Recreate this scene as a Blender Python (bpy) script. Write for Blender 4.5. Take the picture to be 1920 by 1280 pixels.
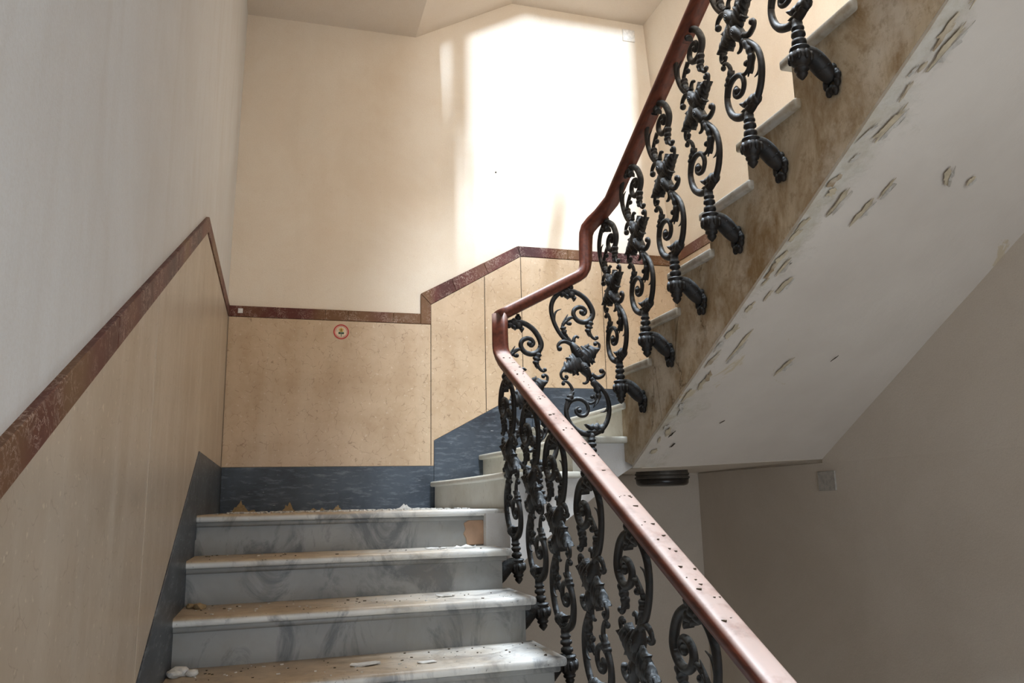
import bpy, bmesh, math, random
from mathutils import Vector, Matrix, noise
random.seed(7)
for o in list(bpy.data.objects): bpy.data.objects.remove(o, do_unlink=True)
S = bpy.context.scene
COL = S.collection

# ------------------------------------------------------------------ camera
def make_camera():
    yaw, pitch, roll = map(math.radians, (-16.0999, 11.2774, -1.174))
    F = Vector((-math.sin(yaw)*math.cos(pitch), math.cos(yaw)*math.cos(pitch), math.sin(pitch)))
    R0 = Vector((math.cos(yaw), math.sin(yaw), 0)); U0 = R0.cross(F)
    R = R0*math.cos(roll) + U0*math.sin(roll); U = U0*math.cos(roll) - R0*math.sin(roll)
    cd = bpy.data.cameras.new('camera'); c = bpy.data.objects.new('camera', cd); COL.objects.link(c)
    m = Matrix((R, U, -F)).transposed().to_4x4(); m.translation = (0.319, -5.0882, 0.0206)
    c.matrix_world = m
    cd.sensor_width = 36; cd.lens = 36*1524.9/1920; cd.clip_start = .02
    S.camera = c
make_camera()

# ------------------------------------------------------------------ light
S.view_settings.view_transform = 'Standard'; S.view_settings.look = 'None'
S.view_settings.gamma = 1; S.view_settings.use_curve_mapping = False
S.view_settings.exposure = 0.0
W = bpy.data.worlds.new('sky'); S.world = W; W.use_nodes = True
W.node_tree.nodes['Background'].inputs[0].default_value = (.78, .88, 1, 1)
W.node_tree.nodes['Background'].inputs[1].default_value = 1.0
def area(name, loc, target, sx, sy, power, col):
    l = bpy.data.lights.new(name, 'AREA'); l.shape = 'RECTANGLE'; l.size = sx; l.size_y = sy
    l.energy = power; l.color = col
    o = bpy.data.objects.new(name, l); COL.objects.link(o); o.location = loc
    o.rotation_euler = (Vector(target)-Vector(loc)).to_track_quat('-Z', 'Y').to_euler()
    return o
# daylight standing in the two stair windows of the front wall, and the sunlit facade glare beyond the upper one
area('daylight_upper_window', (1.62, -6.40, 3.7), (1.62, 0, 3.0), .8, 1.9, 95, (.86, .93, 1))
area('daylight_lower_window', (1.60, -6.40, -.12), (1.9, 0, .3), 2.2, 1.8, 40, (.84, .92, 1))
area('courtyard_glare', (.85, -16, 4.5), (1.9, 0, 2.6), .13, .8, 3500, (.62, .79, 1))
area('skylight', (1.58, -2.6, 5.46), (1.58, -2.6, 0), .62, 2.6, 850, (.78, .89, 1))

# ------------------------------------------------------------------ materials
def hexc(r, g, b, a=1): return (r, g, b, a)
class NT:
    def __init__(s, name, rough=.6, metal=0, spec=.4):
        s.m = bpy.data.materials.new(name); s.m.use_nodes = True; s.t = s.m.node_tree
        s.b = s.t.nodes['Principled BSDF']; s.b.inputs['Roughness'].default_value = rough
        s.b.inputs['Metallic'].default_value = metal; s.b.inputs['Specular IOR Level'].default_value = spec
        s.co = s.n('ShaderNodeTexCoord').outputs['Object']
    def n(s, k, **kw):
        x = s.t.nodes.new(k)
        for a, v in kw.items(): setattr(x, a, v)
        return x
    def l(s, a, b): s.t.links.new(a, b)
    def map(s, scale=(1,1,1), rot=(0,0,0), co=None):
        m = s.n('ShaderNodeMapping'); m.inputs['Scale'].default_value = scale; m.inputs['Rotation'].default_value = rot
        s.l(co or s.co, m.inputs['Vector']); return m.outputs[0]
    def noise(s, scale, detail=6, rough=.6, co=None, dist=0):
        x = s.n('ShaderNodeTexNoise'); x.inputs['Scale'].default_value = scale; x.inputs['Detail'].default_value = detail
        x.inputs['Roughness'].default_value = rough; x.inputs['Distortion'].default_value = dist
        s.l(co or s.co, x.inputs['Vector']); return x.outputs['Fac']
    def voro(s, scale, feature='F1', co=None):
        x = s.n('ShaderNodeTexVoronoi', feature=feature); x.inputs['Scale'].default_value = scale
        s.l(co or s.co, x.inputs['Vector']); return x.outputs['Distance']
    def ramp(s, fac, stops):
        r = s.n('ShaderNodeValToRGB'); e = r.color_ramp.elements
        while len(e) < len(stops): e.new(.5)
        for i, (p, c) in enumerate(stops):
            e[i].position = p; e[i].color = c if len(c) == 4 else (*c, 1)
        s.l(fac, r.inputs['Fac']); return r.outputs['Color']
    def val(s, fac, a, b): return s.ramp(fac, [(a, (0,0,0)), (b, (1,1,1))])
    def mix(s, f, a, b, mode='MIX'):
        x = s.n('ShaderNodeMix', data_type='RGBA', blend_type=mode)
        for v, i in ((f, 0), (a, 6), (b, 7)):
            if hasattr(v, 'is_linked'): s.l(v, x.inputs[i])
            elif i == 0: x.inputs[0].default_value = v
            else: x.inputs[i].default_value = v if len(v) == 4 else (*v, 1)
        return x.outputs[2]
    def math(s, op, a, b):
        x = s.n('ShaderNodeMath', operation=op)
        for i, v in enumerate((a, b)):
            if hasattr(v, 'is_linked'): s.l(v, x.inputs[i])
            else: x.inputs[i].default_value = v
        return x.outputs[0]
    def sep(s, v):
        x = s.n('ShaderNodeSeparateXYZ'); s.l(v, x.inputs[0]); return x.outputs
    def normal_z(s):
        g = s.n('ShaderNodeNewGeometry'); return s.sep(g.outputs['Normal'])[2]
    def bump(s, h, strength=.3, dist=.01):
        b = s.n('ShaderNodeBump'); b.inputs['Strength'].default_value = strength; b.inputs['Distance'].default_value = dist
        s.l(h, b.inputs['Height']); s.l(b.outputs[0], s.b.inputs['Normal'])
    def color(s, c):
        if hasattr(c, 'is_linked'): s.l(c, s.b.inputs['Base Color'])
        else: s.b.inputs['Base Color'].default_value = c if len(c) == 4 else (*c, 1)
        return s
M = {}
def plaster(key, c1, c2, c3, streak=.35):
    t = NT(key, .9, 0, .15)
    col = t.mix(t.val(t.noise(1.3, 8, .68, dist=.4), .38, .64), c1, c2)
    if streak:
        v = t.noise(1, 5, .65, co=t.map((9, 9, .7)))
        col = t.mix(t.math('MULTIPLY', t.val(v, .5, .8), streak), col, c3)
    col = t.mix(t.math('MULTIPLY', t.val(t.noise(170, 3, .7), .42, .62), .16), col, c3)
    sp = t.val(t.noise(60, 2, .5), .70, .76)
    col = t.mix(t.math('MULTIPLY', sp, .18), col, c3)
    t.color(col)
    h = t.math('ADD', t.noise(7, 6, .6), t.math('MULTIPLY', t.noise(120, 2), .25))
    t.bump(h, .25, .012); M[key] = t.m
plaster('plaster_cream', (.80, .70, .58), (.745, .625, .495), (.54, .40, .26), .10)
plaster('plaster_pale', (.665, .65, .635), (.62, .59, .56), (.52, .455, .39))
plaster('plaster_ceiling', (.70, .60, .50), (.66, .55, .44), (.50, .40, .30), False)
plaster('plaster_grey', (.62, .54, .455), (.565, .485, .40), (.44, .365, .28), 0)

def soffit():
    t = NT('soffit_paint', .85, 0, .2)
    col = t.mix(t.val(t.noise(1.1, 5), .4, .65), (.66, .59, .52), (.585, .515, .45))
    x, y, z = t.sep(t.co)
    nz = t.noise(3.2, 8, .68)
    # loose, stained paint near the open string
    e = t.math('SUBTRACT', t.math('ADD', x, t.math('MULTIPLY', nz, .75)), 2.34)
    mask = t.ramp(e, [(0.0, (1,1,1)), (.10, (0,0,0))])
    col = t.mix(t.math('MULTIPLY', mask, .75), col, t.mix(t.val(t.noise(11, 7, .7), .42, .62), (.57, .53, .46), (.44, .38, .28)))
    cr = t.val(t.noise(2.2, 8, .7, dist=.8), .665, .685)
    col = t.mix(t.math('MULTIPLY', cr, .6), col, (.50, .39, .22))
    t.color(col)
    t.bump(t.math('ADD', t.noise(4, 6), t.math('MULTIPLY', mask, t.noise(18, 5))), .35, .02); M['soffit'] = t.m
soffit()
def string_mat():
    t = NT('stained_string', .8, 0, .2)
    st = t.noise(1, 9, .74, co=t.map((4.5, 4.5, 2.0), (.25, 0, 0)), dist=.9)
    col = t.mix(t.val(st, .40, .62), (.52, .43, .31), (.27, .175, .085))
    col = t.mix(t.val(t.noise(2.6, 8, .68), .50, .66), col, (.60, .53, .43))
    col = t.mix(t.math('MULTIPLY', t.val(t.noise(26, 5, .7), .52, .68), .5), col, (.24, .16, .085))
    cr = t.noise(1, 7, .62, co=t.map((2.2, 2.2, 1.3), (.5, 0, 0)), dist=.6)
    w = t.val(t.noise(2.3, 3), .5, .56)
    ck = t.math('MULTIPLY', t.ramp(cr, [(.488, (0,0,0)), (.497, (1,1,1)), (.506, (0,0,0))]), w)
    col = t.mix(t.math('MULTIPLY', ck, .8), col, (.12, .075, .035))
    t.color(col); t.bump(t.math('SUBTRACT', t.noise(9, 7, .65), ck), .45, .012); M['string'] = t.m
string_mat()
def tan(key='tan', a=(.565, .415, .275), b=(.47, .33, .205), c=(.66, .54, .40), ln=.66, st=.35):
    t = NT(key+'_fossil_marble', .34, 0, .45)
    col = t.mix(t.val(t.noise(3.4, 8, .68), .40, .62), a, b)
    col = t.mix(t.math('MULTIPLY', t.val(t.noise(1, 4, .6, co=t.map((7, 7, .8))), .5, .75), st), col, c)
    wr = t.noise(16, 3, .6); v = t.n('ShaderNodeMix', data_type='VECTOR'); v.inputs[0].default_value = .06
    nv = t.n('ShaderNodeTexNoise'); nv.inputs['Scale'].default_value = 14; t.l(t.co, nv.inputs['Vector'])
    t.l(t.co, v.inputs[4]); t.l(nv.outputs['Color'], v.inputs[5])
    d = t.voro(20, 'DISTANCE_TO_EDGE', v.outputs[1])
    line = t.ramp(d, [(0, (1,1,1)), (.030, (0,0,0))])
    line = t.math('MULTIPLY', line, t.val(t.noise(22, 3, .7), .49, .56))
    col = t.mix(t.math('MULTIPLY', line, ln), col, (.17, .095, .045))
    col = t.mix(t.math('MULTIPLY', t.val(t.noise(45, 3, .6), .62, .7), .5), col, (.72, .62, .48))
    t.color(col); t.bump(t.noise(40, 3), .04, .004); M[key] = t.m
tan()
tan('tan_streaked', (.47, .385, .295), (.39, .305, .22), (.55, .48, .40), .4, .75)  # streaks are its own; greyer tone puts cool grazing sheen into the colour
def red():
    t = NT('red_veined_marble', .5, 0, .3)
    pieces = t.noise(2.4, 1, .3, co=t.map((1.2, 1.2, .2)))
    col = t.ramp(pieces, [(.36, (.050, .010, .008)), (.5, (.105, .024, .015)), (.62, (.15, .07, .028))])
    d = t.noise(26, 5, .65, dist=1.6)
    vein = t.ramp(d, [(.47, (0,0,0)), (.5, (1,1,1)), (.53, (0,0,0))])
    vein = t.math('MULTIPLY', vein, t.val(t.noise(9, 3), .42, .6))
    col = t.mix(t.math('MULTIPLY', vein, .55), col, (.62, .48, .40))
    col = t.mix(t.math('MULTIPLY', t.val(t.noise(30, 4), .6, .72), .35), col, (.22, .11, .08))
    t.color(col); M['red'] = t.m
red()
def blue():
    t = NT('blue_grey_marble', .42, 0, .4)
    col = t.mix(t.val(t.noise(1.6, 6, .65), .38, .66), (.018, .023, .032), (.070, .088, .112))
    s1 = t.noise(1, 6, .7, co=t.map((9, 9, 40), (.0, .45, 0)))
    col = t.mix(t.math('MULTIPLY', t.val(s1, .52, .75), .55), col, (.26, .30, .34))
    sc = t.val(t.noise(1, 3, .6, co=t.map((14, 14, 90), (0, .75, 0))), .68, .72)
    col = t.mix(t.math('MULTIPLY', sc, .5), col, (.55, .57, .58))
    t.color(col); t.bump(s1, .05, .004); M['blue'] = t.m
blue()
def white(key, dusty):
    t = NT(key, .42, 0, .4)
    n = t.noise(2.4, 6, .6, dist=1.4)
    dk = .50 if dusty is None else (1.28 if dusty else 1.0)  # one marble: light painted into the treads, shade painted into the risers
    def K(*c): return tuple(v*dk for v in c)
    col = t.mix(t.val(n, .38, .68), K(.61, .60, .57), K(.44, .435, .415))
    v = t.noise(1, 7, .68, co=t.map((5, 5, 3), (0, .7, 0)), dist=1.2)
    col = t.mix(t.math('MULTIPLY', t.val(v, .50, .62), .8), col, K(.19, .195, .205))
    col = t.mix(t.math('MULTIPLY', t.val(t.noise(4, 5), .5, .75), .45), col, K(.47, .39, .27))
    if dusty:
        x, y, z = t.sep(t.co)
        d = t.ramp(t.math('ADD', t.math('MULTIPLY', x, .55), t.math('MULTIPLY', t.noise(4.5, 6, .65), .5)), [(.55, (1,1,1)), (.95, (0,0,0))])  # real dust, thinning rightwards; part of the bright right end is painted light
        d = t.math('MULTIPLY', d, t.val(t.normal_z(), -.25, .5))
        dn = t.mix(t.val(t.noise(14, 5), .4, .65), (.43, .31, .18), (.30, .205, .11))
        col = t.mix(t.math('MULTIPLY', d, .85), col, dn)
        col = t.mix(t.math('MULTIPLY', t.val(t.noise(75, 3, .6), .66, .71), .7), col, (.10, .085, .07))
    t.color(col); t.bump(t.noise(30, 4), .06, .004); M[key] = t.m
white('white_marble', False); white('tread_marble_lit', True); white('riser_marble_shaded', None)
def stained():
    t = NT('stained_marble', .5, 0, .35)
    col = t.mix(t.val(t.noise(5, 6, .65), .35, .65), (.50, .46, .40), (.34, .27, .18))
    t.color(t.mix(t.math('MULTIPLY', t.val(t.noise(20, 5), .5, .7), .5), col, (.22, .16, .10))); M['stained'] = t.m
stained()
def cream_marble():
    t = NT('cream_marble', .45, 0, .35)
    col = t.mix(t.val(t.noise(3, 6, .65), .4, .65), (.68, .655, .58), (.56, .53, .45))
    t.color(t.mix(t.math('MULTIPLY', t.val(t.noise(30, 4), .6, .7), .4), col, (.34, .28, .19))); M['cream'] = t.m
cream_marble()
def iron(key='iron', amt=.8, lo=.10):
    t = NT('dusty_cast_'+key, .55, .0, .35)
    col = t.mix(t.val(t.noise(35, 4), .35, .7), (.005, .0044, .0042), (.018, .012, .008))
    d = t.math('MULTIPLY', t.val(t.normal_z(), lo, .95), t.val(t.noise(40, 4, .6), .35, .65))
    col = t.mix(t.math('MULTIPLY', d, amt), col, (.36, .41, .45))
    t.color(col); t.bump(t.noise(90, 4), .3, .003); M[key] = t.m
iron(); iron('iron_leaf', .7, -.55)
def wood():
    t = NT('varnished_red_wood', .5, 0, .35)
    g = t.noise(1, 5, .6, co=t.map((60, 6, 60)))
    col = t.mix(t.val(g, .35, .7), (.125, .030, .014), (.055, .014, .008))
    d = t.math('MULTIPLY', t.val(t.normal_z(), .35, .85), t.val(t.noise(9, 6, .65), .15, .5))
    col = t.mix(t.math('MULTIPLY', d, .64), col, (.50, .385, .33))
    t.color(col); t.bump(g, .12, .003)
    M['wood'] = t.m
wood()
def plain(key, c, rough=.6, metal=0, n=None):
    t = NT(key, rough, metal)
    t.color(t.mix(t.val(t.noise(n or 40, 3), .35, .7), c, tuple(v*.72 for v in c))); M[key] = t.m
plain('paint_chip', (.74, .72, .68), .8); plain('dirt', (.10, .075, .05), .95); plain('dust_pile', (.36, .25, .13), .95, n=90)
plain('lamp_metal', (.10, .085, .07), .5, .3); plain('lamp_glass', (.030, .024, .020), .25)
plain('plate_grey', (.46, .42, .37), .6); plain('plate_cream', (.78, .70, .60), .6); plain('paper', (.80, .78, .74), .7)
plain('sticker_red', (.50, .035, .03), .5); plain('sticker_cream', (.74, .60, .44), .5); plain('sticker_yellow', (.62, .36, .08), .5)
plain('sticker_green', (.04, .14, .05), .5); plain('sticker_dark', (.02, .03, .02), .5)
plain('mortar', (.20, .15, .10), .95); plain('frame_paint', (.62, .58, .52), .5); plain('crack', (.05, .035, .02), .95)
plain('bare', (.55, .455, .32), .9, n=25); plain('curl', (.56, .51, .45), .85)
plain('brick_patch', (.46, .29, .19), .9, n=12); plain('hole', (.012, .009, .007), 1)

# ------------------------------------------------------------------ mesh helpers
def link(o, parent=None):
    COL.objects.link(o)
    if parent is not None: o.parent = parent
    return o
def tag(o, label=None, cat=None, group=None, kind=None):
    for k, v in (('label', label), ('category', cat), ('group', group), ('kind', kind)):
        if v: o[k] = v
    return o
def empty(name, loc=(0, 0, 0), parent=None):
    o = bpy.data.objects.new(name, None); o.location = loc; o.empty_display_size = .1; return link(o, parent)
def from_bm(name, bm, mat, parent=None, smooth=False):
    bmesh.ops.recalc_face_normals(bm, faces=bm.faces[:])
    me = bpy.data.meshes.new(name); bm.to_mesh(me); bm.free()
    for m in (mat if isinstance(mat, (list, tuple)) else [mat]): me.materials.append(M[m])
    if smooth:
        for p in me.polygons: p.use_smooth = True
    o = bpy.data.objects.new(name, me); link(o, parent)
    if parent is not None and parent.type == 'EMPTY' and parent.location.length > 0:
        o.matrix_parent_inverse = Matrix.Translation(-parent.location)
    return o
def add_prism(bm, poly, axis, a0, a1):
    """polygon in the plane across `axis` (x: (y,z), y: (x,z), z: (x,y)) extruded from a0 to a1"""
    def P(p, a): return {'x': (a, p[0], p[1]), 'y': (p[0], a, p[1]), 'z': (p[0], p[1], a)}[axis]
    lo = [bm.verts.new(P(p, a0)) for p in poly]; hi = [bm.verts.new(P(p, a1)) for p in poly]
    n = len(poly); f = [bm.faces.new(lo), bm.faces.new(hi[::-1])]
    for i in range(n): f.append(bm.faces.new((lo[i], lo[(i+1) % n], hi[(i+1) % n], hi[i])))
    return f
def add_box(bm, x0, x1, y0, y1, z0, z1): return add_prism(bm, [(x0, y0), (x1, y0), (x1, y1), (x0, y1)], 'z', z0, z1)
def bev(bm, off, seg=2):
    bmesh.ops.recalc_face_normals(bm, faces=bm.faces[:])
    e = [e for e in bm.edges if len(e.link_faces) == 2 and e.calc_face_angle(0) > .5]
    bmesh.ops.bevel(bm, geom=e, offset=off, segments=seg, profile=.5, affect='EDGES', clamp_overlap=True)
def prism(name, poly, axis, a0, a1, mat, parent=None, bevel=0, seg=1, smooth=False):
    bm = bmesh.new(); add_prism(bm, poly, axis, a0, a1)
    if bevel: bev(bm, bevel, seg)
    return from_bm(name, bm, mat, parent, smooth)
def box(name, x0, x1, y0, y1, z0, z1, mat, parent=None, bevel=0, seg=1):
    return prism(name, [(x0, y0), (x1, y0), (x1, y1), (x0, y1)], 'z', z0, z1, mat, parent, bevel, seg)
def structure(o): o['kind'] = 'structure'; return o
def catmull(pts, sub=5):
    out = []; n = len(pts)
    for i in range(n-1):
        p = [Vector(pts[max(0, min(n-1, i+k))]) for k in (-1, 0, 1, 2)]
        for j in range(sub):
            t = j/sub
            out.append(.5*((2*p[1]) + (p[2]-p[0])*t + (2*p[0]-5*p[1]+4*p[2]-p[3])*t*t + (3*p[1]-p[0]-3*p[2]+p[3])*t**3))
    out.append(Vector(pts[-1])); return out
def add_tube(bm, pts, radii, sides=8, normal=Vector((0, 1, 0)), flat=1.0):
    """tube through 3-D points; `normal` is the out-of-plane direction, flat scales the thickness along it"""
    n = len(pts); rings = []
    for i, p in enumerate(pts):
        t = (pts[min(n-1, i+1)]-pts[max(0, i-1)])
        if t.length < 1e-9: t = Vector((1, 0, 0))
        t.normalize(); a = t.cross(normal)
        if a.length < 1e-4: a = t.orthogonal()
        a.normalize(); b = a.cross(t).normalized()
        r = radii[i] if hasattr(radii, '__len__') else radii
        rings.append([bm.verts.new(p + a*r*math.cos(2*math.pi*k/sides) + b*r*flat*math.sin(2*math.pi*k/sides)) for k in range(sides)])
    for i in range(n-1):
        for k in range(sides): bm.faces.new((rings[i][k], rings[i][(k+1) % sides], rings[i+1][(k+1) % sides], rings[i+1][k]))
    bm.faces.new(rings[0][::-1]); bm.faces.new(rings[-1])
def add_ball(bm, c, r, sc=(1, 1, 1), seg=8, rings=6, rot=None):
    m = Matrix.Translation(Vector(c)) @ (rot.to_4x4() if rot else Matrix.Identity(4)) @ Matrix.Diagonal((r*sc[0], r*sc[1], r*sc[2], 1))
    bmesh.ops.create_uvsphere(bm, u_segments=seg, v_segments=rings, radius=1, matrix=m)
def add_lathe(bm, prof, seg=12, origin=(0, 0, 0), mat=None):
    O = Vector(origin); rs = []
    for z, r in prof:
        ring = []
        for k in range(seg):
            v = Vector((r*math.cos(2*math.pi*k/seg), r*math.sin(2*math.pi*k/seg), z))
            ring.append(bm.verts.new(O + (mat @ v if mat else v)))
        rs.append(ring)
    for i in range(len(rs)-1):
        for k in range(seg): bm.faces.new((rs[i][k], rs[i][(k+1) % seg], rs[i+1][(k+1) % seg], rs[i+1][k]))
    bm.faces.new(rs[0][::-1]); bm.faces.new(rs[-1])

# ------------------------------------------------------------------ key dimensions
H = .165                      # riser
D = 1.416                     # depth of the quarter landings
W1, W2 = 1.293, 1.941         # well side of the lower and of the upper flight
G1, G3 = .3298, .303          # goings
YF = -6.3                     # front wall
def xr(z): return 3.11 - .068*(z-.2) if z > .2 else 3.11        # right wall leans in a little
ZB, ZT0, ZT1 = .262, 1.171, 1.238
Z_TOP = 5.4

# ------------------------------------------------------------------ setting
wl = structure(prism('wall_left', [(-.3, -3), (-.008, -3), (-.008, 1.2), (.030, 3.3), (.065, Z_TOP), (-.3, Z_TOP)], 'y', YF-.3, .3, 'plaster_pale'))
wb = structure(box('wall_back', -.30, 3.5, .012, .30, -3.0, Z_TOP, 'plaster_cream'))
wr = structure(prism('wall_right', [(3.11, -3), (3.11, .2), (xr(Z_TOP), Z_TOP), (3.5, Z_TOP), (3.5, -3)], 'y', YF-.3, .30, 'plaster_cream'))
# lower storey of back and right wall is greyer: painted skins in their own plane
lowb = box('lower_paint', 1.27, 3.11, .003, .03, -2.97, .19, 'plaster_grey', wb)
lowr = box('lower_paint', 3.098, 3.14, YF, 0, -2.97, .2, 'plaster_grey', wr)
# front wall with two tall stair windows
bm = bmesh.new()
U0, U1, UZ0, UZ1 = 1.13, 2.02, 2.78, 4.7
L0, L1, LZ0, LZ1 = .45, 2.75, -1.05, .80
Y0, Y1 = YF-.25, YF
for a in ((-.3, L0, LZ0, LZ1), (L1, 3.5, LZ0, LZ1), (-.3, U0, UZ0, UZ1), (U1, 3.5, UZ0, UZ1),
          (-.3, 3.5, -3, LZ0), (-.3, 3.5, LZ1, UZ0), (-.3, 3.5, UZ1, Z_TOP)):
    add_box(bm, a[0], a[1], Y0, Y1, a[2], a[3])
structure(from_bm('wall_front', bm, 'plaster_cream'))
def window(name, x0, x1, z0, z1):
    w = structure(empty(name, ((x0+x1)/2, YF-.1, z0)))
    for a in ((x0-.06, x0, z0, z1), (x1, x1+.06, z0, z1), (x0-.06, x1+.06, z1, z1+.06), (x0-.06, x1+.06, z0-.06, z0)):
        box('frame', a[0], a[1], YF-.02, YF+.03, a[2], a[3], 'frame_paint', w, .004)
    return w
window('window_1', L0, L1, LZ0, LZ1); w2 = window('window_2', U0, U1, UZ0, UZ1)
# unseen boards added in the upper window, gaps shaped to throw two light strips
for a in ((1.13, 1.25, 3.74, 4.7), (1.13, 1.135, 3.48, 3.74), (1.17, 1.25, 3.22, 3.74), (1.13, 1.17, 2.78, 3.48), (1.17, 1.205, 2.78, 3.22), (1.236, 1.25, 2.78, 3.22)):
    box('slit_blocker', a[0], a[1], YF-.05, YF-.02, a[2], a[3], 'frame_paint', w2)
structure(box('floor', -.3, 3.5, YF, -D-8*G1, -9*H-.25, -9*H, 'white_marble'))
structure(box('floor_below', -.3, 3.5, YF, .3, -3.1, -3.0, 'plaster_grey'))
bm = bmesh.new()
for a in ((-.3, 1.27, YF-.3, .3), (1.9, 3.5, YF-.3, .3), (1.27, 1.9, YF-.3, -3.9), (1.27, 1.9, -1.3, .3)): add_box(bm, *a, Z_TOP, Z_TOP+.1)
structure(from_bm('ceiling', bm, 'plaster_ceiling'))

# storey above: quarter landings and flights, seen as the folded ceiling over the back wall
cu = structure(empty('ceiling_upper_stair', (0, 0, 3.2)))
ZC = 3.21
prism('landing_soffit', [(-.03, ZC), (1.14, ZC), (1.84, 3.587), (3.3, 3.565), (3.3, 3.87), (1.9, 3.87), (1.2, 3.47), (-.03, 3.47)], 'y', -D, .03, 'plaster_ceiling', cu)
prism('flight_soffit', [(-D, ZC), (-D, 3.47), (-4.05, 2.12), (-4.05, 1.70), (-D-.02, ZC)], 'x', -.03, 1.26, 'plaster_ceiling', cu)
prism('flight_soffit', [(-D, 3.58), (-D, 3.9), (-3.9, 5.3), (-3.9, 4.95)], 'x', W2, 3.3, 'plaster_ceiling', cu)
box('front_landing', -.03, 3.3, YF, -3.85, 1.70, 12*H, 'plaster_ceiling', cu)

# ------------------------------------------------------------------ cladding
def quad_prism(name, pts, axis, a0, a1, mat, parent, bevel=.0015): return prism(name, pts, axis, a0, a1, mat, parent, bevel, 1)
def joint_x(y, z0, z1): box('mortar_joint', -.012, -.0015, y-.0022, y+.0022, z0, z1, 'hole', wl)
def joint_y(x, z0, z1): box('mortar_joint', x-.0020, x+.0020, .0012, .02, z0, z1, 'hole', wb)
joint_x(-1.63, .17, 1.15); joint_x(-2.80, -.41, .60); joint_x(-.0022, .27, 1.165)
joint_y(1.243, .27, 1.29); joint_y(1.605, .62, 1.51); joint_y(1.86, .75, 1.665); joint_y(2.45, .78, 1.665)
# left wall: (y,z) outlines; the band climbs with the lower flight
def tl(y): return 1.238 + (y+1.59)*.4745 if y < -1.59 else 1.238          # band top
def bl(y): return .262 + (y+1.433)*.4925 if y < -1.433 else .262          # base top
BT = .067
J = .0016
for a, b in ((-1.63, -.003), (-2.80, -1.63), (-4.35, -2.80), (YF, -4.35)):
    ys = sorted({a+J, b-J} | {y for y in (-1.59, -1.433) if a < y < b})
    low = [(y, bl(y)+J) for y in ys]; up = [(y, tl(y)-BT-J) for y in reversed(ys)]
    quad_prism('marble_panel', low+up, 'x', -.024, 0, 'tan_streaked', wl)
t1 = structure(empty('trim_1', (0, -3, .6)))
cuts = [YF, -5.0, -4.1, -3.35, -2.5, -1.59, 0]
for a, b in zip(cuts[:-1], cuts[1:]):
    b2 = b-.0008
    quad_prism('band_piece', [(a, tl(a)-BT), (b2, tl(b2)-BT), (b2, tl(b2)), (a, tl(a))], 'x', -.024, .006, 'red', t1, .002)
b1 = structure(empty('baseboard_left', (0, -3, -.3)))
bc = [-4.2, -2.9, -1.433, 0]
for a, b in zip(bc[:-1], bc[1:]):
    b2 = b-.001
    lo = -.9 if b < -1.4 else -.08
    quad_prism('base_slab', [(a, bl(a)-.62 if b < -1.4 else -.1), (b2, bl(b2)-.62 if b < -1.4 else -.1), (b2, bl(b2)), (a, bl(a))], 'x', -.022, .004, 'blue', b1, .0015)
# back wall: (x,z) outlines
def tb(x): return 1.238 if x < 1.177 else (1.372 + (x-1.177)*.5565 if x < 1.84 else 1.741 - .0*(x-1.84))
def bb(x): return ZB if x < 1.262 else (.42 + (x-1.262)*.535 if x < 1.915 else .770)
XR = 3.0
quad_prism('marble_panel', [(0.002, ZB+J), (1.243-J, ZB+J), (1.243-J, ZT0-J), (0.002, ZT0-J)], 'y', 0, .024, 'tan', wb)
for a, b in ((1.243, 1.605), (1.605, 1.86), (1.86, 2.45), (2.45, XR)):
    xs = sorted({a+J, b-J} | {x for x in (1.262, 1.86, 1.915) if a < x < b})
    low = []
    for x in xs: low.append((x, (bb(x) if x > 1.262 else .42)+J))
    if a < 1.25: low = [(a+J, ZB+J)] + [(1.262-J, ZB+J)] + [(x, z) for x, z in low if x >= 1.262]
    def tlow(x): return 1.303 + (x-1.243)*.593 if x < 1.86 else 1.669
    up = [(x, tlow(x)-J) for x in reversed(xs)]
    quad_prism('marble_panel', low+up, 'y', 0, .024, 'tan', wb)
t2 = structure(empty('trim_2', (1.5, 0, 1.2)))
c = [0.004, .28, .575, .715, 1.0, 1.1765]
for a, b in zip(c[:-1], c[1:]):
    quad_prism('band_piece', [(a, ZT0), (b-.0008, ZT0), (b-.0008, ZT1), (a, ZT1)], 'y', -.004, .026, 'red', t2, .002)
quad_prism('band_piece', [(1.177, ZT0), (1.2425, ZT0), (1.2425, 1.302), (1.177, 1.371)], 'y', -.004, .026, 'red', t2, .002)
c = [1.177, 1.38, 1.60, 1.75]
def up_(x): return 1.372 + (x-1.177)*.5565
def lo_(x): return 1.3035 + (x-1.2435)*.593
quad_prism('band_piece', [(1.2435, lo_(1.2435)), (1.41, lo_(1.41)), (1.38, up_(1.38)), (1.178, up_(1.178))], 'y', -.004, .026, 'red', t2, .002)
for (a, b) in ((1.38, 1.60), (1.60, 1.838)):
    la, lb = a+.03, (b+.03 if b < 1.8 else 1.859)
    quad_prism('band_piece', [(la+.001, lo_(la)), (lb, lo_(lb)), (b, up_(b)), (a+.001, up_(a))], 'y', -.004, .026, 'red', t2, .002)
c = [1.84, 2.2, 2.6, XR]
for a, b in zip(c[:-1], c[1:]):
    quad_prism('band_piece', [((1.861 if a < 1.85 else a+.001), 1.6705), (b, 1.6705), (b, 1.741), (a+.001, 1.741)], 'y', -.004, .026, 'red', t2, .002)
b2 = structure(empty('baseboard_back', (1.5, 0, 0)))
quad_prism('base_slab', [(0.005, -.08), (1.2605, -.08), (1.2605, ZB), (0.005, ZB)], 'y', -.004, .026, 'blue', b2)
quad_prism('base_slab', [(1.262, -.08), (1.914, .2), (1.914, bb(1.914)), (1.262, .42)], 'y', -.004, .026, 'blue', b2)
quad_prism('base_slab', [(1.9155, .2), (XR, .3), (XR, .77), (1.9155, .77)], 'y', -.004, .026, 'blue', b2)
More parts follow.
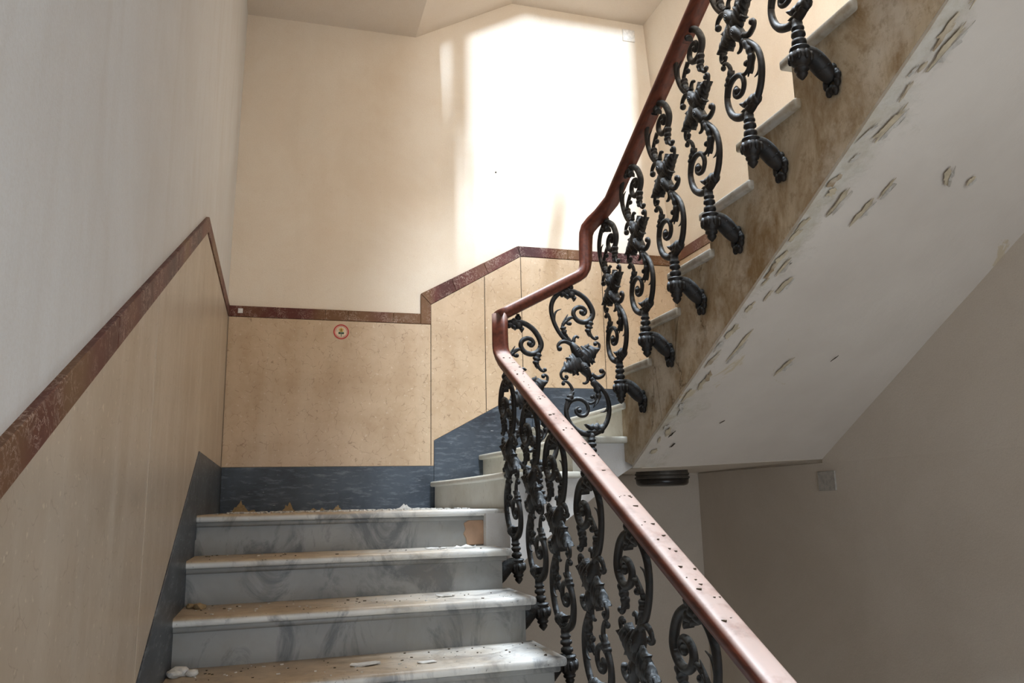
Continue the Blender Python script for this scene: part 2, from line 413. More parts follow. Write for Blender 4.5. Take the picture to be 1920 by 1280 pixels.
lean_low = [(0, .2), (-1.35, .2), (-1.35, .26), (-4.6, 2.06), (YF, 2.06), (YF, .2)]
# right wall cladding climbing with the upper flight
b3 = structure(empty('baseboard_right', (3, -2, 1)))
t3 = structure(empty('trim_3', (3, -2, 2)))
def zr(y): return 0 if y > -D else (-D-y)*H/G3
def lean(name, pts, th, off, mat, parent):
    bm = bmesh.new(); a = [bm.verts.new((xr(z)-off, y, z)) for y, z in pts]; b = [bm.verts.new((xr(z)-off+th, y, z)) for y, z in pts]
    n = len(pts); bm.faces.new(a); bm.faces.new(b[::-1])
    for i in range(n): bm.faces.new((a[i], a[(i+1) % n], b[(i+1) % n], b[i]))
    return from_bm(name, bm, mat, parent)
lean('lower_paint', lean_low, .03, .012, 'plaster_grey', wr)
for a, b in ((-D, 0), (-2.5, -D), (-3.85, -2.5)):
    z0 = .495
    lean('base_slab', [(a+J, z0+zr(a)-.1), (b-J, z0+zr(b)-.1), (b-J, z0+.275+zr(b)), (a+J, z0+.275+zr(a))], .03, .030, 'blue', b3)
    lean('marble_panel', [(a+J, z0+.278+zr(a)), (b-J, z0+.278+zr(b)), (b-J, z0+1.17+zr(b)), (a+J, z0+1.17+zr(a))], .03, .026, 'tan', wr)
    lean('band_piece', [(a+J, z0+1.173+zr(a)), (b-J, z0+1.173+zr(b)), (b-J, z0+1.243+zr(b)), (a+J, z0+1.243+zr(a))], .034, .033, 'red', t3)

# ------------------------------------------------------------------ stairs
def yn(k, x): return -D - G1*k + (.0663 if k else .035)*x
def tread_plan(name, plan, z, mat, parent, th=.030, bevel=.011):
    bm = bmesh.new(); add_prism(bm, plan, 'z', z-th, z); bev(bm, bevel, 3)
    cx = sum(p[0] for p in plan)/len(plan); cy = sum(p[1] for p in plan)/len(plan)
    return from_bm(name, bm, mat, parent, True)
f1 = tag(empty('marble_stair_flight', (.65, -2.7, -9*H)), 'dusty grey-veined marble flight climbing between the left wall and the railing', 'staircase')
for k in range(0, 9):
    z = -k*H
    if k:
        tread_plan('tread', [(-.01, yn(k, 0)), (W1, yn(k, W1)), (W1, yn(k-1, W1)+.06), (-.01, yn(k-1, 0)+.06)], z, 'tread_marble_lit', f1)
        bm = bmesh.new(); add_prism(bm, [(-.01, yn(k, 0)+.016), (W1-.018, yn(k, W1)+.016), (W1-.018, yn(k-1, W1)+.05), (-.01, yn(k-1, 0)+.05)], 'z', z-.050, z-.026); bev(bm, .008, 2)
        from_bm('nosing_moulding', bm, 'riser_marble_shaded', f1, True)
    rx = W1-.04
    prism('riser', [(-.01, yn(k, 0)+.032), (rx, yn(k, rx)+.032), (rx, yn(k, rx)+.075), (-.01, yn(k, 0)+.075)], 'z', z-H, z-.024, 'riser_marble_shaded', f1)
# carrying slab of the lower flight
prism('string', [(-D+.10, -.20), (-D-G1*7.9, -9*H-.13), (-D-G1*7.9, -9*H-.2), (-D-G1*7.4, -9*H-.2), (-D+.10, -.40)], 'x', .0, W1-.045, 'string', f1)
ld = tag(empty('stair_landing', (.65, -.7, 0)), 'marble quarter landing in the left back corner, strewn with plaster crumbs', 'landing')
tread_plan('tread', [(-.01, yn(0, 0)), (W1, yn(0, W1)), (1.365, -1.385), (1.365, -.0), (-.01, -.0)], 0, 'tread_marble_lit', ld)
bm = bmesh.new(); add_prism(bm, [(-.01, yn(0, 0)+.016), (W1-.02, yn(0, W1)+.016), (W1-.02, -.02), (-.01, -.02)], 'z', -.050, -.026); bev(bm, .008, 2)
from_bm('nosing_moulding', bm, 'riser_marble_shaded', ld, True)
box('slab', 0, 1.25, -D+.10, .02, -.33, -.04, 'plaster_grey', ld)
prism('plaster_patch', [(1.165, -H+.004), (1.25, -H+.006), (1.252, -.06), (1.235, -.047), (1.175, -.049), (1.150, -.062), (1.158, -.09), (1.148, -.11), (1.160, -.13)], 'y', yn(0, 1.2)+.026, yn(0, 1.2)+.08, 'brick_patch', ld, .003, 1)

# short flight of three along the back wall
f2 = tag(empty('marble_stair_flight', (1.55, -.7, 0)), 'three short cream marble steps along the back wall turning right', 'staircase')
S1, S2, S3 = 1.236, 1.547, 1.845     # nosings at the back wall
E1, E2, E3 = 1.315, 1.640, 1.925     # nosings at the well
YW = -1.424
def step2(k, xb, xw, xb2, xw2, z):
    ang = [(xb, -.002)]
    # nosing runs from the wall, curving slightly towards the well
    for t in (.33, .6, .82, .94, 1): ang.append((xb+(xw-xb)*t + .02*math.sin(math.pi*t), -.002+(YW-.02+.002)*t))
    plan = ang + [(xw2+.06, YW-.02), (xb2+.06, -.002)]
    tread_plan('tread', plan, z, 'cream', f2, .032, .010)
    off = .030
    pl = [(p[0]+off, max(p[1], YW+.018)) for p in ang]
    prism('riser', pl + [(p[0]+.04, p[1]) for p in reversed(pl)], 'z', z-H+.001, z-.026, 'cream', f2)
step2(0, S1, E1, S2, E2, H); step2(1, S2, E2, S3, E3, 2*H)
# front string (well side) of the short flight
prism('string', [(E1+.03, -.30), (1.607, -.078), (1.905, .14), (1.99, .19), (1.99, 3*H-.03), (E3+.03, 3*H-.03), (E3+.03, 2*H-.03), (E2+.03, 2*H-.03), (E2+.03, H-.03), (E1+.03, H-.03), (E1+.03, -.02), (W1-.05, -.02), (W1-.05, -.33)], 'y', YW+.02, YW+.10, 'plaster_pale', f2)
prism('soffit', [(1.25, -.33), (1.607, -.078), (1.905, .14), (1.99, .19), (1.99, .24), (1.60, -.02), (1.25, -.27)], 'y', YW+.09, -.004, 'plaster_grey', f2)

# right-hand quarter landing
l3 = tag(empty('stair_landing', (2.5, -.7, .3)), 'quarter landing in the right back corner reached by the short marble steps', 'landing')
ang = [(S3, -.002)] + [(S3+(E3-S3)*t + .02*math.sin(math.pi*t), (YW-.02)*t) for t in (.33, .6, .82, .94, 1)]
tread_plan('tread', ang + [(3.06, YW-.02), (3.06, -.002)], 3*H, 'cream', l3, .032, .010)
pl = [(p[0]+.03, max(p[1], YW+.018)) for p in ang]
prism('riser', pl + [(p[0]+.04, p[1]) for p in reversed(pl)], 'z', 2*H+.001, 3*H-.026, 'cream', l3)
bm = bmesh.new()
vs = [(1.99, -1.484, .174), (3.12, -1.349, .221), (3.12, -.003, .205), (1.99, -.003, .19)]
lo = [bm.verts.new(v) for v in vs]; hi = [bm.verts.new((v[0], v[1], .46)) for v in vs]
bm.faces.new(lo); bm.faces.new(hi[::-1])
for i in range(4): bm.faces.new((lo[i], lo[(i+1) % 4], hi[(i+1) % 4], hi[i]))
from_bm('slab', bm, 'plaster_grey', l3)

# upper flight, rising towards the camera along the right wall
f3 = tag(empty('marble_stair_flight', (2.5, -2.7, .4)), 'flight overhead on the right with stained open string and peeling painted soffit', 'staircase')
NS = 9
def zl(y): return .174 + .52*(-1.484-y)
def zrr(y): return .221 + .560*(-1.349-y)
poly = []
for k in range(NS):
    y = YW - G3*k; z = (3+k)*H
    poly += [(y, z-.03 if k else z-.03), (y, z+H-.034)]
yend = YW-G3*(NS-1)
poly = [(YW+.03, .215), (YW+.03, 3*H-.03)] + poly[0:] + [(yend-.12, (3+NS)*H-.034), (yend-.12, zl(yend-.12)+.012)] + [(-1.484, .190)]
prism('string', poly, 'x', W2, W2+.06, 'string', f3)
# soffit: a ruled, slightly warped slab
bm = bmesh.new(); N = 40; MX = 14; g = []
ya0, yb0, yend2 = -1.484, -1.349, -3.97
for i in range(N+1):
    row = []
    for j in range(MX+1):
        s = j/MX; y0 = ya0+(yb0-ya0)*s; y = y0+(yend2-y0)*i/N; z = zl(y)*(1-s)+zrr(y)*s
        x = W2+.0015+(3.13-W2)*s
        z += .006*noise.noise(Vector((x*2.3, y*2.3, 1.7))) if 0 < j else .004*noise.noise(Vector((y*9, 0, 0)))
        row.append(bm.verts.new((x, y, z)))
    g.append(row)
for i in range(N):
    for j in range(MX): bm.faces.new((g[i][j], g[i+1][j], g[i+1][j+1], g[i][j+1]))
r = bmesh.ops.extrude_face_region(bm, geom=bm.faces[:])
for v in r['geom']:
    if isinstance(v, bmesh.types.BMVert): v.co.z += .07
from_bm('soffit', bm, 'soffit', f3, False)
def sof(x, y):
    s_ = (x-W2)/(3.13-W2); return zl(y)*(1-s_)+zrr(y)*s_
def soffit_poly(name, x, y, L, w, ang, mat, drop, tilt=0):
    bm = bmesh.new(); n = 17; ca, sa = math.cos(ang), math.sin(ang); lo = []; hi = []
    for i in range(n):
        t = 2*math.pi*i/n; rr = random.uniform(.40, 1.25); a, b = L*rr*math.cos(t), w*rr*math.sin(t)
        px, py = x+a*sa+b*ca, y-a*ca+b*sa; px = max(px, W2+.004)
        z = sof(px, py); lo.append(bm.verts.new((px, py, z-drop-max(0, tilt*b/w)))); hi.append(bm.verts.new((px, py, z-drop+.0025-max(0, tilt*b/w))))
    bm.faces.new(lo); bm.faces.new(hi[::-1])
    for i in range(n): bm.faces.new((lo[i], lo[(i+1) % n], hi[(i+1) % n], hi[i]))
    bmesh.ops.triangulate(bm, faces=bm.faces[:]); return from_bm(name, bm, mat, f3)
SOF = [(2.035, -3.47, .10, .022, .15), (2.03, -3.25, .07, .02, .2), (2.20, -3.02, .05, .012, .1), (2.17, -2.93, .06, .022, .2), (2.42, -3.05, .055, .026, -.5),
       (2.54, -3.02, .022, .016, .2), (2.04, -2.98, .06, .018, .1), (2.00, -2.72, .05, .012, .1), (2.06, -2.62, .05, .02, .2), (2.02, -1.75, .03, .008, .3), (2.07, -1.66, .022, .007, .4), (2.36, -2.15, .06, .018, .25), (2.60, -2.17, .022, .004, .5), (2.05, -2.30, .10, .014, .1), (2.25, -1.80, .018, .004, .8)]
for i, (x, y, L, w, a) in enumerate(SOF):
    w *= .62; L *= .85
    soffit_poly('bare_patch', x, y, L, w, a, 'bare' if w > .006 else 'crack', .009 if w > .006 else .011)
    if w > .007: soffit_poly('paint_curl', x+w*.9, y, L*.8, w*.35, a+.1, 'curl', .012, .012)
for i in range(34):
    y = -1.6-2.3*(i+random.random())/34; x = W2+random.uniform(.012, .035+.05*random.random())
    soffit_poly('bare_patch', x, y, random.uniform(.015, .05), random.uniform(.005, .018), random.uniform(-.3, .6), random.choice(('bare', 'bare', 'curl', 'string')), .0085+.001*random.random())
for k in range(NS):
    yb = YW - G3*k; z = (4+k)*H
    tread_plan('tread', [(W2-.022, yb+.040), (3.06, yb+.040), (3.06, yb-G3-.03), (W2-.022, yb-G3-.03)], z, 'stained', f3, .036, .009)
    box('riser', W2+.006, 3.06, yb-.03, yb, z-H-.002, z-.03, 'white_marble', f3)
box('slab', W2+.09, 3.12, yend2, yend2+.12, 1.45, 1.70, 'plaster_grey', f3)

# ------------------------------------------------------------------ railing
rail = tag(empty('stair_railing', (1.35, -1.46, 0)), 'ornate scrolled cast-iron railing with a red wooden handrail winding round the stairwell', 'railing')
# one baluster, traced in its own plane: u along the climb, z up; well side is -y
SU, SZ = .00070, .000676
def q(X, Y, v=0.): return Vector(((X-330)*SU, v, (1080-Y)*SZ))
def scroll(bm, pts, r0, r1, sub=5, sides=8, mid=None, flat=.95):
    p = catmull([q(*a) for a in pts], sub); n = len(p)
    rad = []
    for i in range(n):
        t = i/(n-1)
        rad.append((r0*(1-t)+r1*t) if mid is None else ((r0*(1-2*t)+mid*2*t) if t < .5 else (mid*(2-2*t)+r1*(2*t-1))))
    add_tube(bm, p, rad, sides, flat=flat)
def leaf(bm, pts, width, lobes, lift=.012, sub=6, thick=.004):
    """serrated acanthus leaf along a traced spine"""
    sp = catmull([q(*a) for a in pts], sub); n = len(sp); front = []; back = []
    for i, p in enumerate(sp):
        t = i/(n-1); tg = (sp[min(n-1, i+1)]-sp[max(0, i-1)]).normalized(); sd = Vector((tg.z, 0, -tg.x))
        env = math.sin(math.pi*min(1, .12+.88*t)**.75)**.8 if t < 1 else 0
        ser = .46+.54*abs(math.sin(math.pi*lobes*t))**.8
        w = width*max(.06, env)*ser
        fr = []; bk = []
        for s in (-1, -.5, 0, .5, 1):
            c = (lift*(.82+.18*abs(math.sin(math.pi*lobes*t)))*(1-s*s) + .35*lift*abs(s)**3) if abs(s) < 1 else .1*lift
            pos = p + sd*w*s - tg*width*.35*abs(s)*ser*.6
            fr.append(bm.verts.new(pos + Vector((0, -c-.003, 0)))); bk.append(bm.verts.new(pos + Vector((0, c+.003, 0))))
        front.append(fr); back.append(bk)
    for i in range(n-1):
        for k in range(4):
            bm.faces.new((front[i][k], front[i][k+1], front[i+1][k+1], front[i+1][k]))
            bm.faces.new((back[i][k], back[i+1][k], back[i+1][k+1], back[i][k+1]))
        for k in (0, 4): bm.faces.new((front[i][k], front[i+1][k], back[i+1][k], back[i][k]))
    for i in (0, n-1):
        for k in range(4): bm.faces.new((front[i][k], front[i][k+1], back[i][k+1], back[i][k]))
def calyx(bm, a, b, r):
    pa, pb = q(*a), q(*b); d = pb-pa; L = d.length; z = d.normalized(); x = Vector((0, 1, 0)); y = z.cross(x)
    m = Matrix((x, y, z)).transposed()
    add_lathe(bm, [(-.06*L, .3*r), (.08*L, .72*r), (.3*L, r), (.55*L, .95*r), (.8*L, .62*r), (1.0*L, .3*r)], 10, pa, m)
    c = pa+d*.42
    for s in (-1, 1):
        pts = [c + Vector((0, s*r*.93, 0)) + (z*1.5*math.cos(t)+y*.85*math.sin(t))*.0085 for t in [2*math.pi*i/10 for i in range(11)]]
        add_tube(bm, pts, .0026, 5)
        add_ball(bm, c+Vector((0, s*r*.95, 0)), .0042, seg=6, rings=4)
def baluster_meshes():
    R = .0128
    bm = bmesh.new()
    # upper C-scroll, its spiral and its down-running tail
    scroll(bm, [(205, 425), (150, 395), (100, 320), (72, 235), (70, 165), (95, 105), (140, 64), (195, 48), (255, 58), (312, 92), (350, 140), (372, 192), (368, 232), (342, 264), (300, 277), (255, 262), (230, 222), (240, 184), (275, 165), (306, 172), (320, 196), (308, 216), (292, 214)], R*.8, R*.72, 5, 8, R*1.12)
    add_ball(bm, q(291, 203), .0135)
    scroll(bm, [(368, 215), (358, 262), (345, 305), (343, 345), (360, 380), (385, 396), (405, 385)], R*.9, R*.5)
    add_ball(bm, q(396, 385), .010)
    scroll(bm, [(240, 246), (205, 246), (180, 262), (180, 288), (198, 297)], R*.6, R*.5); add_ball(bm, q(201, 290), .0105)
    scroll(bm, [(232, 236), (190, 262), (152, 300), (148, 335), (170, 385), (205, 425)], R*.5, R*.9)
    scroll(bm, [(84, 285), (90, 235), (108, 202), (142, 186)], R*.75, .0015)
    scroll(bm, [(150, 300), (165, 262), (190, 222)], R*.7, .0015)
    # curls of the middle
    scroll(bm, [(215, 445), (170, 422), (132, 428), (110, 452), (112, 480)], R*1.0, R*.5); add_ball(bm, q(120, 475), .0135)
    scroll(bm, [(225, 425), (228, 398), (244, 382), (264, 392)], R*.8, R*.45)
    scroll(bm, [(385, 492), (408, 465), (412, 435), (392, 420), (374, 430)], R*.6, R*.5); add_ball(bm, q(383, 432), .0105)
    scroll(bm, [(142, 620), (124, 655), (134, 688), (160, 692), (172, 674)], R*.6, R*.5); add_ball(bm, q(163, 676), .0100)
    scroll(bm, [(345, 655), (385, 676), (425, 664), (440, 640), (425, 618)], R*1.0, R*.5); add_ball(bm, q(420, 628), .0125)
    scroll(bm, [(318, 668), (318, 700), (300, 718), (280, 718)], R*.8, R*.4)
    # lower C-scroll
    scroll(bm, [(330, 670), (398, 733), (444, 792), (465, 860), (464, 930), (440, 1000), (395, 1052), (330, 1078), (262, 1070), (200, 1033), (166, 980), (153, 920), (163, 858), (188, 806), (202, 768), (185, 730), (158, 708), (134, 716)], R*.8, R*.45, 5, 8, R*1.12)
    add_ball(bm, q(139, 724), .0105)
    scroll(bm, [(156, 905), (178, 858), (216, 835), (262, 835), (300, 862), (312, 906), (292, 944), (254, 950), (226, 930), (226, 902), (248, 893)], R*.9, R*.6); add_ball(bm, q(247, 914), .0135)
    scroll(bm, [(292, 850), (330, 862), (362, 846), (366, 820), (348, 806)], R*.6, R*.5); add_ball(bm, q(345, 815), .0110)
    scroll(bm, [(340, 680), (380, 745), (392, 800), (374, 848), (350, 892)], R*1.0, .002, mid=R*.95)
    scroll(bm, [(466, 850), (452, 900), (430, 918), (402, 922)], R*.8, .0015)
    add_ball(bm, q(214, 22), .0165); add_tube(bm, [q(214, 50), q(214, -6)], .0085, 8)
    calyx(bm, (282, 552), (200, 422), .026); calyx(bm, (258, 560), (345, 690), .026)
    out = {}
    def done(key, b): 
        bmesh.ops.recalc_face_normals(b, faces=b.faces[:]); me = bpy.data.meshes.new(key); b.to_mesh(me); b.free()
        me.materials.append(M['iron_leaf' if 'leaf' in key else 'iron'])
        for p in me.polygons: p.use_smooth = True
        out[key] = me
    done('baluster', bm)
    LV = [([(268, 552), (320, 515), (365, 488), (412, 470)], .058, 6, .018), ([(275, 556), (325, 545), (375, 570)], .026, 2, .012), ([(275, 540), (310, 480), (330, 432)], .028, 2, .012),
          ([(270, 562), (218, 592), (172, 612), (126, 640)], .058, 6, .018), ([(262, 560), (210, 558), (162, 540)], .026, 2, .012), ([(262, 570), (232, 620), (214, 668)], .028, 2, .012),
          ([(165, 48), (205, 68), (236, 96), (240, 124)], .024, 3, .014), ([(140, 72), (176, 82), (196, 110)], .017, 2, .012),
          ([(352, 270), (340, 310), (334, 345), (345, 380)], .021, 4, .012), ([(150, 318), (158, 355), (180, 395)], .017, 3, .012),
          ([(420, 1040), (370, 1036), (320, 1030), (284, 1008)], .026, 4, .015), ([(400, 1050), (340, 1060), (290, 1058)], .018, 3, .013),
          ([(170, 850), (190, 815), (212, 775)], .021, 3, .012), ([(352, 700), (384, 760), (390, 820), (362, 880)], .019, 4, .012)]
    for i, (p, w, n, lf) in enumerate(LV):
        bm = bmesh.new(); leaf(bm, p, w, n, lf); done('acanthus_leaf_%d' % i, bm)
    bm = bmesh.new()
    add_lathe(bm, [(.012, .006), (.004, .014), (-.010, .0165), (-.022, .0155), (-.024, .0195), (-.031, .0195), (-.033, .015), (-.038, .015), (-.042, .021), (-.052, .022), (-.058, .014), (-.063, .014), (-.068, .022), (-.080, .023), (-.086, .015), (-.094, .015)], 14)
    done('stem', bm)
    bm = bmesh.new()   # bracket: capped knob with a finial, and an arm bending down into the string (string is at +y)
    add_lathe(bm, [(-.090, .018), (-.094, .030), (-.100, .032), (-.104, .026), (-.112, .031), (-.128, .034), (-.145, .030), (-.158, .020), (-.162, .023), (-.168, .022), (-.174, .014), (-.180, .018), (-.188, .014), (-.200, .003)], 14)
    for i in range(8):
        a = 2*math.pi*i/8; add_ball(bm, (.031*math.cos(a), .031*math.sin(a), -.128), .009, (1, 1, 2.0), 6, 5)
    arm = catmull([Vector((0, .005, -.108)), Vector((0, .034, -.113)), Vector((0, .062, -.135)), Vector((0, .088, -.163)), Vector((0, .112, -.182))], 5)
    add_tube(bm, arm, [.021+.010*math.sin(math.pi*i/(len(arm)-1)) for i in range(len(arm))], 10, Vector((1, 0, 0)))
    for i, z in ((8, .030), (13, .030)):
        p = arm[i]; t = (arm[i+1]-arm[i-1]).normalized(); x = Vector((1, 0, 0)); y = t.cross(x)
        ring = [p+(x*math.cos(a)+y*math.sin(a))*z*.88 for a in [2*math.pi*j/12 for j in range(13)]]
        add_tube(bm, ring, .0045, 5, t)
    for j in range(11):
        a = 2*math.pi*j/11; add_ball(bm, (.028*math.cos(a), .106, -.184+.034*math.sin(a)-(.010 if j % 2 else 0)), .014, (.9, .8, 1.3), 6, 5)
    done('bracket', bm)
    return out
BM_ = baluster_meshes()
def baluster(loc, ang, lean_in=0.):
    """ang turns the local climb axis (+x) and well side (-y)"""
    b = bpy.data.objects.new('baluster', BM_['baluster'])
    link(b, rail); b.matrix_parent_inverse = Matrix.Translation(-rail.location)
    b.location = loc; b.rotation_euler = (-lean_in, 0, ang)
    for key, nm in [('acanthus_leaf_%d' % i, 'acanthus_leaf') for i in range(14)] + [('stem', 'stem'), ('bracket', 'bracket')]:
        c = bpy.data.objects.new(nm, BM_[key]); link(c, b)
X1, X3, Y2 = 1.35, 1.825, -1.475
for y, z in ((-1.50, -.128), (-1.835, -.280), (-2.135, -.430), (-2.461, -.599), (-2.791, -.762), (-3.134, -.931), (-3.465, -1.095)):
    baluster((X1, y, z), math.pi/2, .077)    # lower flight: climbs to +y, well side +x; leans a little into the stair
baluster((1.475, Y2, .17), 0); baluster((1.745, Y2, .335), 0)     # short flight: climbs to +x, well side -y
for k in range(7):                           # upper flight: climbs to -y, well side -x
    y = -1.657-.2965*k; baluster((X3, y, .66+.163*k), -math.pi/2)

# handrail swept with an explicit heading
prof = [(-.035, -.008), (-.038, .004), (-.037, .016), (-.033, .023), (-.026, .0265), (-.012, .028), (.012, .028), (.026, .0265), (.033, .023), (.037, .016), (.038, .004), (.035, -.008), (.029, -.011), (.029, -.018), (.024, -.025), (.012, -.027), (-.012, -.027), (-.024, -.025), (-.029, -.018), (-.029, -.011)]
def sweep(name, path, mat, parent):
    """path: (point, heading angle); profile across = heading turned right, up = across x tangent"""
    bm = bmesh.new(); rings = []; n = len(path)
    for i, (p, h) in enumerate(path):
        a, b = Vector(path[max(0, i-1)][0]), Vector(path[min(n-1, i+1)][0]); t = (b-a).normalized()
        s = Vector((math.sin(h), -math.cos(h), 0)); u = s.cross(t).normalized()
        if u.z < -.01: u = -u
        s = t.cross(u).normalized()
        rings.append([bm.verts.new(Vector(p)+s*x+u*z) for x, z in prof])
    m = len(prof)
    for i in range(n-1):
        for k in range(m): bm.faces.new((rings[i][k], rings[i][(k+1) % m], rings[i+1][(k+1) % m], rings[i+1][k]))
    bm.faces.new(rings[0][::-1]); bm.faces.new(rings[-1])
    return from_bm(name, bm, mat, parent, True)
XT = 1.297                                   # handrail over the lower flight
def r1z(y): return .185 + (y+2.5)*.508
def r3z(y): return 1.385 + (-1.55-y)*.50
R90 = math.pi/2
C1 = (1.297, -1.512)
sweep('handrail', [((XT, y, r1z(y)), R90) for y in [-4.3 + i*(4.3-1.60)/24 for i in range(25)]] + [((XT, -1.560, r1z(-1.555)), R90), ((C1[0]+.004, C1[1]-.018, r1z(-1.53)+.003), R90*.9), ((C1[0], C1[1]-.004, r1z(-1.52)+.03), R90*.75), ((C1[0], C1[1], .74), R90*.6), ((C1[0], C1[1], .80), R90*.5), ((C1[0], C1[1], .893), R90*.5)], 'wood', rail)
a = (C1[0]-.012, C1[1]-.004, .878); b = (1.705, Y2, 1.108)
seg = [((a[0]+(b[0]-a[0])*t, a[1]+(b[1]-a[1])*t, a[2]+(b[2]-a[2])*t), 0) for t in [i/10 for i in range(11)]]
seg += [((1.732, Y2, 1.130), -.3), ((1.746, Y2, 1.160), -.5), ((1.750, Y2-.002, 1.20), -.7), ((1.752, Y2-.004, 1.27), -.78), ((1.755, Y2-.008, 1.325), -.85), ((1.762, Y2-.02, 1.352), -1.1), ((1.778, Y2-.05, 1.375), -1.35), ((1.80, Y2-.10, r3z(Y2-.10)), -R90)]
seg += [((X3, y, r3z(y)), -R90) for y in [-1.66-.1*i for i in range(26)]]
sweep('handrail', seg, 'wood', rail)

# ------------------------------------------------------------------ small things
# round flush lamp under the right-hand landing
lp = tag(empty('ceiling_lamp', (2.47, -.72, .19)), 'round dark flush ceiling lamp under the right-hand landing', 'lamp')
bm = bmesh.new(); add_lathe(bm, [(.02, .148), (-.012, .150), (-.014, .156), (-.024, .156), (-.026, .150), (-.034, .152)], 36, (2.47, -.72, .19)); from_bm('base_plate', bm, 'lamp_metal', lp)
bm = bmesh.new(); add_lathe(bm, [(-.034, .158), (-.044, .158), (-.045, .152), (-.047, .152)], 36, (2.47, -.72, .19)); from_bm('ring', bm, 'lamp_metal', lp)
bm = bmesh.new(); add_lathe(bm, [(-.046, .152), (-.070, .150), (-.080, .143), (-.086, .125), (-.088, .06), (-.088, .001)], 36, (2.47, -.72, .19)); from_bm('glass_bowl', bm, 'lamp_glass', lp, True)
# cover plates
tag(box('junction_cover', 3.090, 3.101, -1.447, -1.308, .055, .156, 'plate_grey', None, .002), 'small square grey cover plate on the shaded right wall under the overhead flight', 'cover plate')
tag(box('junction_cover', 2.705, 2.803, .002, .014, 3.416, 3.512, 'plate_cream', None, .002), 'small cream square cover plate high on the sunlit back wall near the ceiling', 'cover plate')
tag(box('wall_nail', 1.694, 1.703, .004, .014, 2.262, 2.271, 'hole', None, .002), 'tiny dark nail head in the bright patch of the back wall', 'nail')
tag(box('paper_label', .055, .083, -.006, -.003, 1.192, 1.221, 'paper', None), 'tiny white paper scrap on the red band in the left back corner', 'label')
# round sticker with a flower in a red ring
sx, sz = .674, 1.099
st = tag(empty('round_sticker', (sx, -.001, sz)), 'round red-rimmed sticker with a yellow flower under the red band', 'sticker')
def disc(name, r0, r1, y, mat, c=(sx, sz), n=28):
    bm = bmesh.new(); A = [2*math.pi*i/n for i in range(n)]
    o = [bm.verts.new((c[0]+r1*math.cos(a), y, c[1]+r1*math.sin(a))) for a in A]; ob = [bm.verts.new((c[0]+r1*math.cos(a), y+.0008, c[1]+r1*math.sin(a))) for a in A]
    if r0:
        i_ = [bm.verts.new((c[0]+r0*math.cos(a), y, c[1]+r0*math.sin(a))) for a in A]
        for k in range(n): bm.faces.new((o[k], o[(k+1) % n], i_[(k+1) % n], i_[k])); bm.faces.new((o[k], ob[k], ob[(k+1) % n], o[(k+1) % n]))
    else:
        bm.faces.new(o)
        for k in range(n): bm.faces.new((o[k], ob[k], ob[(k+1) % n], o[(k+1) % n]))
    return from_bm(name, bm, mat, st)
disc('disc', 0, .047, -.0012, 'sticker_cream'); disc('rim', .040, .048, -.0022, 'sticker_red'); disc('inner_rim', .034, .0365, -.0022, 'sticker_red')
for i in range(5):
    a = 2*math.pi*i/5+.3; disc('petal', 0, .0062, -.0024-.00002*i, 'sticker_yellow', (sx+.0085*math.cos(a), sz+.012+.0085*math.sin(a)), 10)
disc('flower_eye', 0, .004, -.0030, 'sticker_dark', (sx, sz+.012), 10)
for s in (-1, 1): disc('leaf', 0, .007, -.0024, 'sticker_green', (sx+s*.011, sz-.008), 10)
box('flower_stem', sx-.0018, sx+.0018, -.0030, -.0015, sz-.032, sz+.004, 'sticker_green', st); box('ribbon', sx-.017, sx+.017, -.0032, -.0015, sz-.012, sz-.007, 'sticker_dark', st)

# flakes of paint and plaster lying on the steps
def flake(name, x, y, z, rx, ry, label, mat='paint_chip', group=None, h=.006):
    bm = bmesh.new(); n = 9; top = []; bot = []
    for i in range(n):
        a = 2*math.pi*i/n; r = random.uniform(.6, 1.1)
        p = (x+rx*r*math.cos(a), y+ry*r*math.sin(a)); lift = random.uniform(.001, h)
        bot.append(bm.verts.new((*p, z+lift-.001 if i % 3 else z))); top.append(bm.verts.new((*p, z+lift+.0015)))
    bm.faces.new(top); bm.faces.new(bot[::-1])
    for i in range(n): bm.faces.new((bot[i], bot[(i+1) % n], top[(i+1) % n], top[i]))
    bmesh.ops.triangulate(bm, faces=bm.faces[:])
    tag(from_bm(name, bm, mat), label, 'flake', group)
flake('paint_flake', 1.12, -1.52, -H, .055, .035, 'largest white paint flake, curled up near the railing end of the topmost step', h=.016)
flake('paint_flake', 1.00, -1.50, -H, .06, .03, 'flat white flake lying beside the curled one on the topmost step')
flake('paint_flake', .965, -1.83, -2*H, .04, .025, 'pale flake at the back of the second step from the landing', h=.010)
flake('paint_flake', .62, -2.20, -3*H, .055, .04, 'broad pale plaster flake on the left half of the lowest step in view', h=.008)
flake('paint_flake', .82, -2.24, -3*H, .035, .02, 'small pale flake left of centre on the lowest step in view')
def chunk(x, y, z, r0, label, mat):
    bm = bmesh.new()
    for i in range(4):
        c = (x+random.uniform(-r0, r0), y+random.uniform(-r0, r0)*.8, z+r0*.25); rr = r0*random.uniform(.35, .7)
        g = bmesh.ops.create_icosphere(bm, subdivisions=2, radius=rr, matrix=Matrix.Translation(c) @ Matrix.Diagonal((1.2, 1, .7, 1)))
        for v in g['verts']:
            d = v.co-Vector(c); v.co = Vector(c)+d*(1+.45*noise.noise(v.co*60)); v.co.z = max(v.co.z, z)
    tag(from_bm('plaster_chunk', bm, mat), label, 'debris')
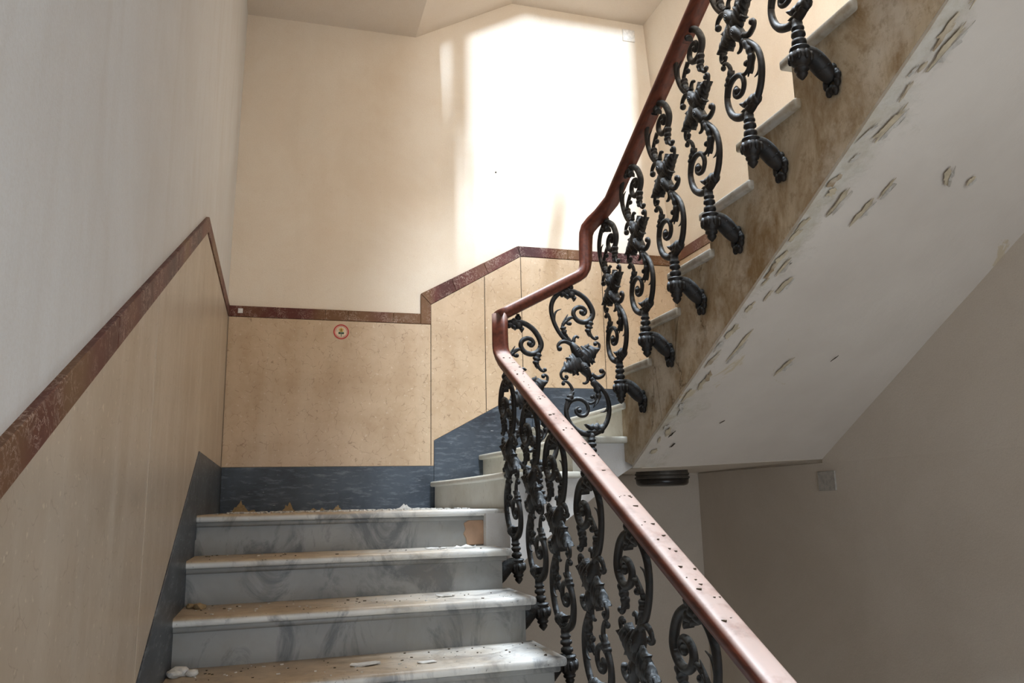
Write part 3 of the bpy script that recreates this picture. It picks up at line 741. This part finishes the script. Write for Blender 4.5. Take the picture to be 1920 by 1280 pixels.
chunk(.055, -1.81, -2*H, .030, 'ochre plaster chunk in the left corner of the second step', 'dust_pile')
chunk(.065, -2.17, -3*H, .040, 'jumbled pale plaster chunk in the left corner of the lowest step in view', 'paint_chip')
def crumbs(name, n, fx, mat, label, smin=.002, smax=.007):
    bm = bmesh.new()
    for i in range(n):
        x, y, z = fx(); s = random.uniform(smin, smax)
        bmesh.ops.create_cube(bm, size=1, matrix=Matrix.Translation((x, y, z+s*.25)) @ Matrix.Rotation(random.random()*6, 4, 'Z') @ Matrix.Diagonal((s*random.uniform(.7, 2.4), s, s*.55, 1)))
    return tag(from_bm(name, bm, mat), label, 'debris', None, 'stuff')
def on_treads():
    k = random.choice((1, 2, 2, 3, 3, 3, 4)); x = random.uniform(.05, W1-.03)
    return x, yn(k, x)+random.uniform(.03, .33), -k*H
crumbs('dirt_crumbs', 130, on_treads, 'dirt', 'dark dirt crumbs scattered over the lower marble steps', .0015, .006)
crumbs('plaster_crumbs', 110, on_treads, 'paint_chip', 'white plaster crumbs scattered over the lower marble steps', .002, .006)
def on_landing(): return random.uniform(.05, 1.24), -random.uniform(0, 1)**2*1.2-.02, 0
crumbs('landing_crumbs', 320, on_landing, 'paint_chip', 'pale plaster crumbs along the dark base of the landing', .004, .014)
def on_rail():
    y = random.uniform(-3.5, -1.6); return XT+random.uniform(-.024, .024), y, r1z(y)+.030
crumbs('rail_crumbs', 55, on_rail, 'dirt', 'dark droppings scattered along the top of the wooden handrail', .003, .007)
# ochre dust splashes on the dark landing base
for i, (x, w, hgt) in enumerate(((.13, .085, .085), (.385, .06, .065), (.56, .05, .03), (.665, .05, .035), (1.10, .09, .035))):
    bm = bmesh.new(); n = 18
    pts = [(x-w*.9, 0.001)] + [(x-w*.9+1.8*w*j/n, hgt*random.uniform(.45, 1.0)*math.sin(math.pi*j/n)**.7*(.55+.45*math.cos(9*j/n+x*20))+.004) for j in range(1, n)] + [(x+w*.9, .001)]
    add_prism(bm, pts, 'y', -.0075, -.004)
    from_bm('dust_splash', bm, 'dust_pile' if i < 4 else 'paint_chip', ld)
